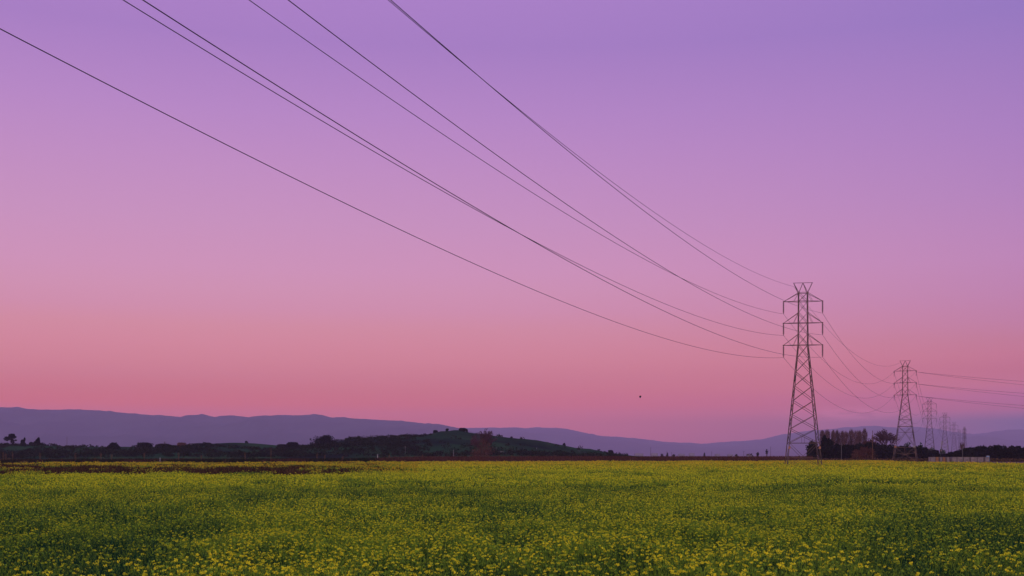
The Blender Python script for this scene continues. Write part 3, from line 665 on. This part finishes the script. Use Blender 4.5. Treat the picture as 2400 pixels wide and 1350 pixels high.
def reed_bank():
    # tall brown dead reeds beyond the field; on the left they stand among dark green growth
    n = 90000; Y = rng.uniform(372, 450, n); px = rng.uniform(-120, 1905, n); x = (px-HX)/F*Y
    top = np.interp(px, [-120, 300, 820, 960, 1200, 1905], [1.1, 1.4, 1.7, 2.35, 2.5, 2.45])+.25*(fbm(x/9, Y/20, 91, 3)-.5)
    g = fbm(x/16, Y/30, 92, 3); u = rng.random(n)**.7
    C = np.stack([x, Y, np.maximum(0, u*top-.45)], 1); Q = blade_quads(C, .62*rng.uniform(.5, 1.1, n), .13, .25)
    left = px+220*(g-.5) < 930
    gr = left & (g+.25*rng.random(n) > .56)
    me = quad_mesh('reed_bank', Q, [M['reed'], M['scrub']], np.where(gr, 1, 0), rng.random(n)*.8)
    tag(link('reed_bank', me), 'dull red-brown reeds in a strip behind the yellow field', 'reeds', kind='stuff')
reed_bank()
def base_weeds():
    # brown dry growth along the foot of the right-hand trees
    Qs, Ts = [], []
    for i in range(1100):
        Y = random.uniform(470, 540); px = random.uniform(1870, 2440); x = X(px, Y); r_ = random.uniform(.4, 1.0)
        Q, t = foliage([(x, Y, r_*.6, r_*1.6, r_, r_)], 26, .55, .2); Qs.append(Q); Ts.append(t)
    tag(link('dry_grass', quad_mesh('dry_grass', np.concatenate(Qs), [M['dry']], tint=np.concatenate(Ts))), 'brown dry grass at the foot of the right trees', 'dry grass', kind='stuff')
base_weeds()

# ---------------------------------------------------------------- dry stalks and posts along the field edge
def stalk(px, top, Y, label, w_=.5):
    t = empty('dry_stalk', (X(px, Y), Y, 0)); h = Zh(top, Y); b = MB()
    for k in range(5):
        ox = random.uniform(-w_, w_); b.tube([(ox*.4,0,-.1),(ox*.7,.1,h*.5),(ox,0,h*random.uniform(.7,1))], [.022,.018,.01], 4)
        for j in range(4):
            z = h*random.uniform(.45,.9); s = random.choice((-1,1))*random.uniform(.1,.3); b.bar((ox*.7,0,z), (ox*.7+s,0,z+.35), .03)
    b.build('stem', M['post'], t)
    Q, tn = foliage([(0,0,h*.75,w_,w_*.6,h*.25),(0,0,h*.3,w_*.8,w_*.6,h*.3)], 50, .16, .1); link('seed_heads', quad_mesh('seed_heads', Q, [M['dry']], tint=tn), t)
    tag(t, label, 'dry weed', 'tall dry weeds at the field edge')
ST = [(8,1058),(14,1060),(30,1057),(94,1060),(177,1061),(236,1059),(262,1064),(338,1060),(419,1059),(472,1067),(574,1060),(635,1048),(743,1060),(761,1066),(803,1069),(912,1063),(990,1065),(1088,1070),(1143,1066),(1170,1065),(1199,1066),(1270,1071),(1302,1065)]
ordn = ['first','second','third','fourth','fifth','sixth','seventh','eighth','ninth','tenth','eleventh','twelfth','thirteenth','fourteenth','fifteenth','sixteenth','seventeenth','eighteenth','nineteenth','twentieth','twenty-first','twenty-second','twenty-third']
for i, (px, top) in enumerate(ST): stalk(px, top, 395, f'tall brown dry weed at the field edge, {ordn[i]} from the left', .35)
def pole(px, top, Y, label, name='utility_pole', arm=0, m='pole', r=.09, lamp=False, grp=None, base=0):
    t = empty(name, (X(px, Y), Y, base)); h = Zh(top, Y)-base
    b = MB(); b.tube([(0,0,-.2),(0,0,h)], [r, r*.7], 8); b.build('shaft', M[m], t)
    if arm:
        a = MB(); a.box(-arm/2,-.07,h-.55,arm/2,.07,h-.38); a.box(-arm*.4,-.05,h-1.3,arm*.4,.05,h-1.18); a.build('crossarm', M[m], t)
    if lamp:
        a = MB(); a.box(-.1,-.9,h-.1,.1,.2,h+.05); a.lathe([(.12,-.2),(.3,-.12),(.3,0),(.1,.08)], (0,-.8,h), 8); a.build('lamp_head', M['antenna'], t)
    if not arm and not lamp:
        a = MB(); a.lathe([(r*1.3,0),(r*1.5,.05),(r*.6,.16)], (0,0,h), 8); a.build('cap', M[m], t)
    tag(t, label, 'pole', grp)
pole(1972, 1038, 470, 'slim pale pole in front of the dark trees under the poplars')
pole(2045, 1010, 475, 'tall brown pole before the brown shrub', m='post', r=.14)
pole(2256, 1043, 440, 'slim pale pole behind the row of pale storage boxes')
pole(1063, 1055, 640, 'short pale pole left of the reddish bare tree', r=.22)
pole(950, 1047, 700, 'pale lamp post before the left hill slope', 'lamp_post', lamp=True, r=.12)
pole(1258, 1050, 700, 'lamp post with a bright head before the right hill slope', 'lamp_post', lamp=True, r=.1)
pole(1163, 1049, 720, 'slim pole just right of the reddish bare tree', r=.12)
pole(885, 1066, 560, 'short white post before the hill, left of centre', 'marker_post', r=.25, m='antenna')
pole(375, 1074, 360, 'short white marker post at the left field edge', 'marker_post', r=.12, m='antenna')
pole(1355, 1054, 800, 'left one of two slim poles at the low end of the hill', r=.1)
pole(1359, 1056, 800, 'right one of two slim poles at the low end of the hill', r=.1)
pole(386, 1035, 890, 'dark utility pole with a crossarm over the left tree line', arm=3.2, m='bark', r=.3, base=5)
pole(157, 1024, 905, 'thin pole on the left ridge', m='post', r=.16, base=8)
for i, (px, top, l) in enumerate([(1525,1048,'tall thin pole over the distant houses'),(1563,1057,'short thin pole beside the pointed tree'),(1574,1060,'low thin pole right of the pointed tree'),(1668,1058,'thin pole in the middle of the far plain'),(1743,1057,'pole with a crossarm left of the palms'),(1806,1047,'thin pole right of the taller palm')]):
    pole(px, top, 1500, l, arm=2.6 if i == 4 else 0, m='bark', r=.22)
# small road sign board on two posts in front of the hill
t = empty('sign_board', (X(1173, 700), 700, 0)); b = MB(); h = Zh(1057, 700)
b.box(-1.6,0,h-.9,1.0,.12,h-.1); b.box(1.1,0,h-.35,1.9,.12,h-.1); b.build('board', M['pole'], t)
for sx in (-1.5, 1.7): b = MB(); b.box(sx-.1,.13,-.2,sx+.1,.3,h-.2); b.build('post', M['pole'], t)
tag(t, 'small pale sign board on two posts before the green hill', 'sign')

# ---------------------------------------------------------------- storage boxes at the right
CY = 455
segs = [(230,322,0),(327,373,1),(396,444,0),(452,494,1),(515,570,0),(610,695,0),(697,804,2),(808,920,2),(934,1050,2),(1053,1166,2),(1186,1266,0)]
lb = ['plain pale storage box, leftmost of the row','narrow rust-streaked storage box, second from the left','narrow pale storage box, third from the left','narrow orange-brown storage box, fourth from the left','pale storage box left of the wide gap','plain pale storage box right of the wide gap','wide pale storage box with a dark slot, left of the pole','wide pale storage box with a dark slot, right of the pole','wide pale storage box with a dark slot, ninth from the left','wide pale storage box with a dark slot, second from the right end','plain pale storage box, rightmost of the row']
for i, ((u0, u1, kd), lab) in enumerate(zip(segs, lb)):
    x0, x1 = X(2150+u0/7.5, CY), X(2150+u1/7.5, CY); w_ = x1-x0; h = Zh(1071.2, CY)
    t = empty('storage_box', ((x0+x1)/2, CY, 0)); b = MB(); m_ = 'rust_panel' if kd == 1 else 'metal_panel'
    b.box(-w_/2+.04, 0, .12, w_/2-.04, 2.2, h-.08)
    nr = max(3, int(w_/.3))
    for k in range(nr):
        xx = -w_/2+.12+(w_-.24)*(k+.5)/nr; b.box(xx-.04,-.035,.2,xx+.04,-.002,h-.15)
    b.build('body', M[m_], t)
    b = MB(); b.box(-w_/2-.0,-.05,h-.078,w_/2,2.25,h); b.build('lid', M[m_], t)
    for sx in (-1, 1): b = MB(); b.box(sx*(w_/2-.06)-.035,-.06,.0,sx*(w_/2-.06)+.035,-.038,h-.09); b.build('corner_post', M['panel_frame'] if kd != 1 else M['rust_panel'], t)
    b = MB(); b.box(-w_/2+.1,.05,.0,w_/2-.1,2.1,.118); b.build('skid', M['panel_frame'], t)
    if kd == 2:
        b = MB(); b.box(-.45,-.06,.72,.55,-.037,.86); b.box(.45,-.062,.82,.7,-.037,1.0); b.build('slot', M['panel_frame'], t)
    tag(t, lab, 'storage box', 'row of pale storage boxes')
t = empty('portable_toilet', (X(2316.5, 462), 462, 0)); h = Zh(1068, 462)
b = MB(); b.box(-.5,0,0,.5,1.0,h-.2); b.build('cabin', M['blue'], t)
b = MB(); b.add([(-.56,-.06,h-.199),(.56,-.06,h-.199),(.56,1.06,h-.199),(-.56,1.06,h-.199),(-.3,.3,h),(.3,.3,h),(.3,.7,h),(-.3,.7,h)], [(0,3,2,1),(4,5,6,7),(0,1,5,4),(1,2,6,5),(2,3,7,6),(3,0,4,7)]); b.build('roof', M['antenna'], t)
b = MB(); b.box(-.35,-.03,.15,.35,-.002,h-.35); b.build('door', M['antenna'], t)
tag(t, 'blue cabin behind the right end of the storage boxes', 'portable toilet')
# distant low buildings and a house
BL = [(1498,20,1063,3200,'long pale building on the far plain, leftmost'),(1534,16,1062.5,3300,'pale blocky building on the far plain beside the tall pole'),(1598,14,1064,3400,'low pale building left of centre on the far plain'),(1622,12,1062.5,3300,'small pale building beside the lone pointed tree'),(1682,10,1064.5,3400,'low pale building right of the lone pointed tree'),(1712,12,1065,3500,'faint low building farther right on the plain')]
for i, (px, wp, py, Y, lab) in enumerate(BL):
    w_ = wp/F*Y; h = Zh(py, Y); t = empty('building', (X(px, Y), Y, 0))
    b = MB(); b.box(-w_/2,0,0,w_/2,14,h-.5); b.box(-w_*.3,1,h-.5,w_*.05,9,h+.8); b.build('wall', M['white_wall'], t)
    b = MB(); b.box(-w_/2-.4,-.4,h-.499,-w_*.31,14.4,h-.1); b.box(w_*.06,-.4,h-.499,w_/2+.4,14.4,h-.1); b.build('roof', M['pole'], t)
    for k in range(4): b = MB(); xx = -w_*.4+k*w_*.24; b.box(xx,-.06,1.2,xx+w_*.12,-.01,min(2.8, h-1.2)); b.build('window', M['dark_glass'], t)
    tag(t, lab, 'building', 'pale buildings on the far plain')
t = empty('shed', (X(1757, 1400), 1400, 0)); b = MB(); b.box(-2.6,0,0,2.6,6,3.0); b.build('wall', M['white_wall'], t)
b = MB(); b.add([(-3,-.4,3.003),(3,-.4,3.003),(3,6.4,3.003),(-3,6.4,3.003),(-2.2,-.4,4.8),(-2.2,6.4,4.8)], [(0,3,2,1),(0,1,4),(1,2,5,4),(2,3,5),(3,0,4,5)]); b.build('roof', M['bark'], t)
tag(t, 'small shed with a dark sloping roof left of the palms', 'shed')
# birds
def bird(loc, label, fly):
    b = MB(); s = 1.0 if not fly else .36
    b.tube([(-.22*s,0,.02),(-.12*s,0,.06),(0,0,.10),(.12*s,0,.14),(.2*s,0,.2),(.26*s,0,.2),(.31*s,0,.19)], [.015,.05,.09,.085,.055,.05,.008], 8)
    b.add([(-.2,-.03,.04),(-.2,.03,.04),(-.42*s,.05,0),(-.42*s,-.05,0)], [(0,1,2,3)])
    if fly:
        for sy in (-1, 1):
            b.add([(.1,sy*.06,.14),(-.1,sy*.06,.12),(-.12,sy*.25,.3),(.12,sy*.25,.32),(-.1,sy*.38,.22),(.02,sy*.4,.22)], [(0,1,2,3),(3,2,4,5)])
    else:
        for sy in (-1, 1):
            b.add([(.1,sy*.085,.16),(-.05,sy*.1,.12),(-.3,sy*.04,.03),(-.05,sy*.09,.02)], [(0,1,2,3)])
            b.bar((0,sy*.03,.05), (0,sy*.03,-.1), .015)
    o = b.build('bird', M['bird']); o.location = loc; tag(o, label, 'bird')
bird((X(1500.5,150), 150, Zh(933,150)), 'tiny dark bird flying in the pink sky left of the towers', True)
bird((X(1861,218), 217.5, Zh(893,218)), 'dark bird perched on the left legs of the nearest tower', False)

# ---------------------------------------------------------------- the mustard field
# field edges, far and near, as world lines
EDGE = [(-300,1084),(0,1083.5),(300,1083),(600,1083),(900,1082),(1200,1081.2),(1500,1080.3),(1800,1080),(1950,1079),(2050,1078.5),(2150,1081.5),(2250,1083),(2400,1085),(2700,1087)]
GAPN = [(-300,1113),(0,1111),(180,1107),(420,1105),(560,1109),(800,1106),(880,1101),(950,1098)]     # near side of the weedy gap (canopy line)
GAPF = [(-300,1090),(0,1089),(200,1090),(330,1092.5),(560,1094),(800,1096),(950,1098)]
TOP = 1.0
def ydist(py): return TOPC*F/(py-HY)
TOPC = EYE-TOP
def edges(x, y):
    px = HX+F*x/np.maximum(y, 1)
    far_ = TOPC*F/(interp(EDGE, px)-HY)
    gn = TOPC*F/(interp(GAPN, px)-HY); gf = TOPC*F/(interp(GAPF, px)-HY)
    gap = (px < 950) & (y > gn+9*(fbm(x/3, y/9, 3, 3)-.5)) & (y < gf+18*(vnoise(x/7, y/14, 4)-.5))
    gap |= (px < 900) & (y > gn+2) & (y < 262) & (fbm(x/4.5, y/17, 61, 3)+.12*(px < 330) > .58)
    gap &= ~((px < 950) & (fbm(x/3, y/9, 62, 3) > .69))
    return far_, gap, px
def canopy(x, y):
    return TOP*(.82+.30*(fbm(x/2.0, y/2.6, 2, 3)-.5)*1.6+.22*(fbm(x/9, y/16, 9, 2)-.5)*1.6+.20*(vnoise(x/.6, y/.6, 12)-.5))
def thin(x, y):      # 0 where the stand is thin and the green shows, 1 where it is thick with bloom
    a = fbm(x/3.2, y/6.5, 41, 4); b_ = fbm(x/11, y/26, 43, 2)
    c_ = vnoise(x/.6, y/.6, 12)
    return np.clip((a*.7+b_*.3-.40)*7.0+(c_-.5)*1.4, .03, 1)
QS, MI, TI = [], [], []
def push(Q, m, t): QS.append(Q.astype(np.float32)); MI.append(np.full(len(Q), m, np.int8)); TI.append(np.clip(t, 0, 1).astype(np.float32))
def zone(y0, y1, dens):
    hw = lambda y: .515*y+5
    area = (y1-y0)*(hw(y0)+hw(y1)); n = int(area*dens)
    y = np.sqrt(rng.uniform(y0*y0, y1*y1, n)); x = rng.uniform(-1, 1, n)*hw(y)
    f_, g_, px = edges(x, y); keep = (y < f_+2*(rng.random(n)-.5)) & ~g_
    x, y = x[keep], y[keep]; th = thin(x, y); return x, y, th, canopy(x, y)
def plants(y0, y1, dens, kf, rc, sf, kl, Ll, wl, stem=True):
    x, y, th, H = zone(y0, y1, dens)
    far_t = np.clip((y-60)/260, 0, 1)
    near_t = np.clip((24-y)/9, 0, 1)
    keep = rng.random(len(x)) < (.25+.75*th)*(1-.66*near_t)
    xf, yf, tf, Hf = x[keep], y[keep], th[keep], H[keep]; nf = far_t[keep]; nn = near_t[keep]
    zt = Hf*(1.0-.30*rng.random(len(xf))**2)+.04*rng.normal(size=len(xf))+.18*(rng.random(len(xf)) < .08)
    big = 1+.4*nn*(.7+.6*rng.random(len(xf)))
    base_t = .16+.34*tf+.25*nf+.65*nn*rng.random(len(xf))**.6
    for k in range(kf):
        r = rc*big*rng.random(len(xf))**.5; a = rng.uniform(0, 6.28, len(xf))
        C = np.stack([xf+r*np.cos(a), yf+r*np.sin(a), zt+rc*.9*big*(rng.random(len(xf))-.3)], 1)
        gold = (rng.random(len(xf)) < np.clip((yf-110)/170+.7*((HX+F*xf/yf < 980) & (yf > 118)), 0, .95)); QQ = rand_quads(C, sf*big*rng.uniform(.6, 1.2, len(xf)), 0)
        MI_ = np.where(gold, 2, 0); QS.append(QQ.astype(np.float32)); MI.append(MI_.astype(np.int8)); TI.append(np.clip(base_t+rng.normal(size=len(xf))*.12, 0, 1).astype(np.float32)); continue
        push(None, 0, base_t+rng.normal(size=len(xf))*.12)
    if stem:
        C = np.stack([xf, yf, zt*.35], 1); push(blade_quads(C, zt*.66, .010, .06), 1, .45+rng.normal(size=len(xf))*.15)
    for k in range(3):
        C = np.stack([x+rng.normal(size=len(x))*.06, y+rng.normal(size=len(x))*.06, H*rng.uniform(.72, .98, len(x))], 1)
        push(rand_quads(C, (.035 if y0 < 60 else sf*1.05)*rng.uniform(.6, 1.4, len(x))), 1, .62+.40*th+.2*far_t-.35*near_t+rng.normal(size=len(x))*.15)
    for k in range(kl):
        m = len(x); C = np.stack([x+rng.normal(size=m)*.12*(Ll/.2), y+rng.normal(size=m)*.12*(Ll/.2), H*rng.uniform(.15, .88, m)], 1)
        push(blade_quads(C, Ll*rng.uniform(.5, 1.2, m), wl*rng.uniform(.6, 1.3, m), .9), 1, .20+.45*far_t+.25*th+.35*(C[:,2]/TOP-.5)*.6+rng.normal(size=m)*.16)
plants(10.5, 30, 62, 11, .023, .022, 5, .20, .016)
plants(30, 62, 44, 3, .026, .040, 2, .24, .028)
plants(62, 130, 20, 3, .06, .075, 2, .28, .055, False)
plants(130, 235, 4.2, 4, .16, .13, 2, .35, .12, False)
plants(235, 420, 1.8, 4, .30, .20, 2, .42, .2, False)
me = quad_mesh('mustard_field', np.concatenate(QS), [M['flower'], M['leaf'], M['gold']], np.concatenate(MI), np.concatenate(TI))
tag(link('mustard_field', me), 'field of yellow flowering mustard', 'mustard', kind='stuff'); print('mustard quads', len(me.polygons))
# brown dead weeds in the gap on the left
QS, MI, TI = [], [], []
n = 90000; y = np.sqrt(rng.uniform(85**2, 265**2, n)); x = rng.uniform(-.56, 0, n)*y
f_, g_, px = edges(x, y); g_ &= (fbm(x/5, y/12, 66, 3) > .37)
x, y = x[g_], y[g_]; m = len(x); H = .70+.85*fbm(x/4, y/6, 71, 3)
for k in range(3):
    C = np.stack([x+rng.normal(size=m)*.15, y+rng.normal(size=m)*.15, H*rng.uniform(.0, .75, m)], 1); push(blade_quads(C, .3*rng.uniform(.5,1.3,m), .09, .7), 0, .25+.5*(rng.random(m)-.3))
me = quad_mesh('dead_weeds', np.concatenate(QS), [M['dry']], np.concatenate(MI), np.concatenate(TI))
tag(link('dead_weeds', me), 'dark brown dead weeds in a strip across the left field', 'dry weeds', kind='stuff')

# ---------------------------------------------------------------- render settings
scene.view_settings.view_transform = 'Standard'; scene.view_settings.look = 'None'; scene.view_settings.gamma = 1; scene.view_settings.exposure = 0
cy = scene.cycles
cy.max_bounces = 6; cy.diffuse_bounces = 3; cy.glossy_bounces = 2; cy.transmission_bounces = 3; cy.transparent_max_bounces = 6; cy.volume_bounces = 2
cy.use_denoising = True
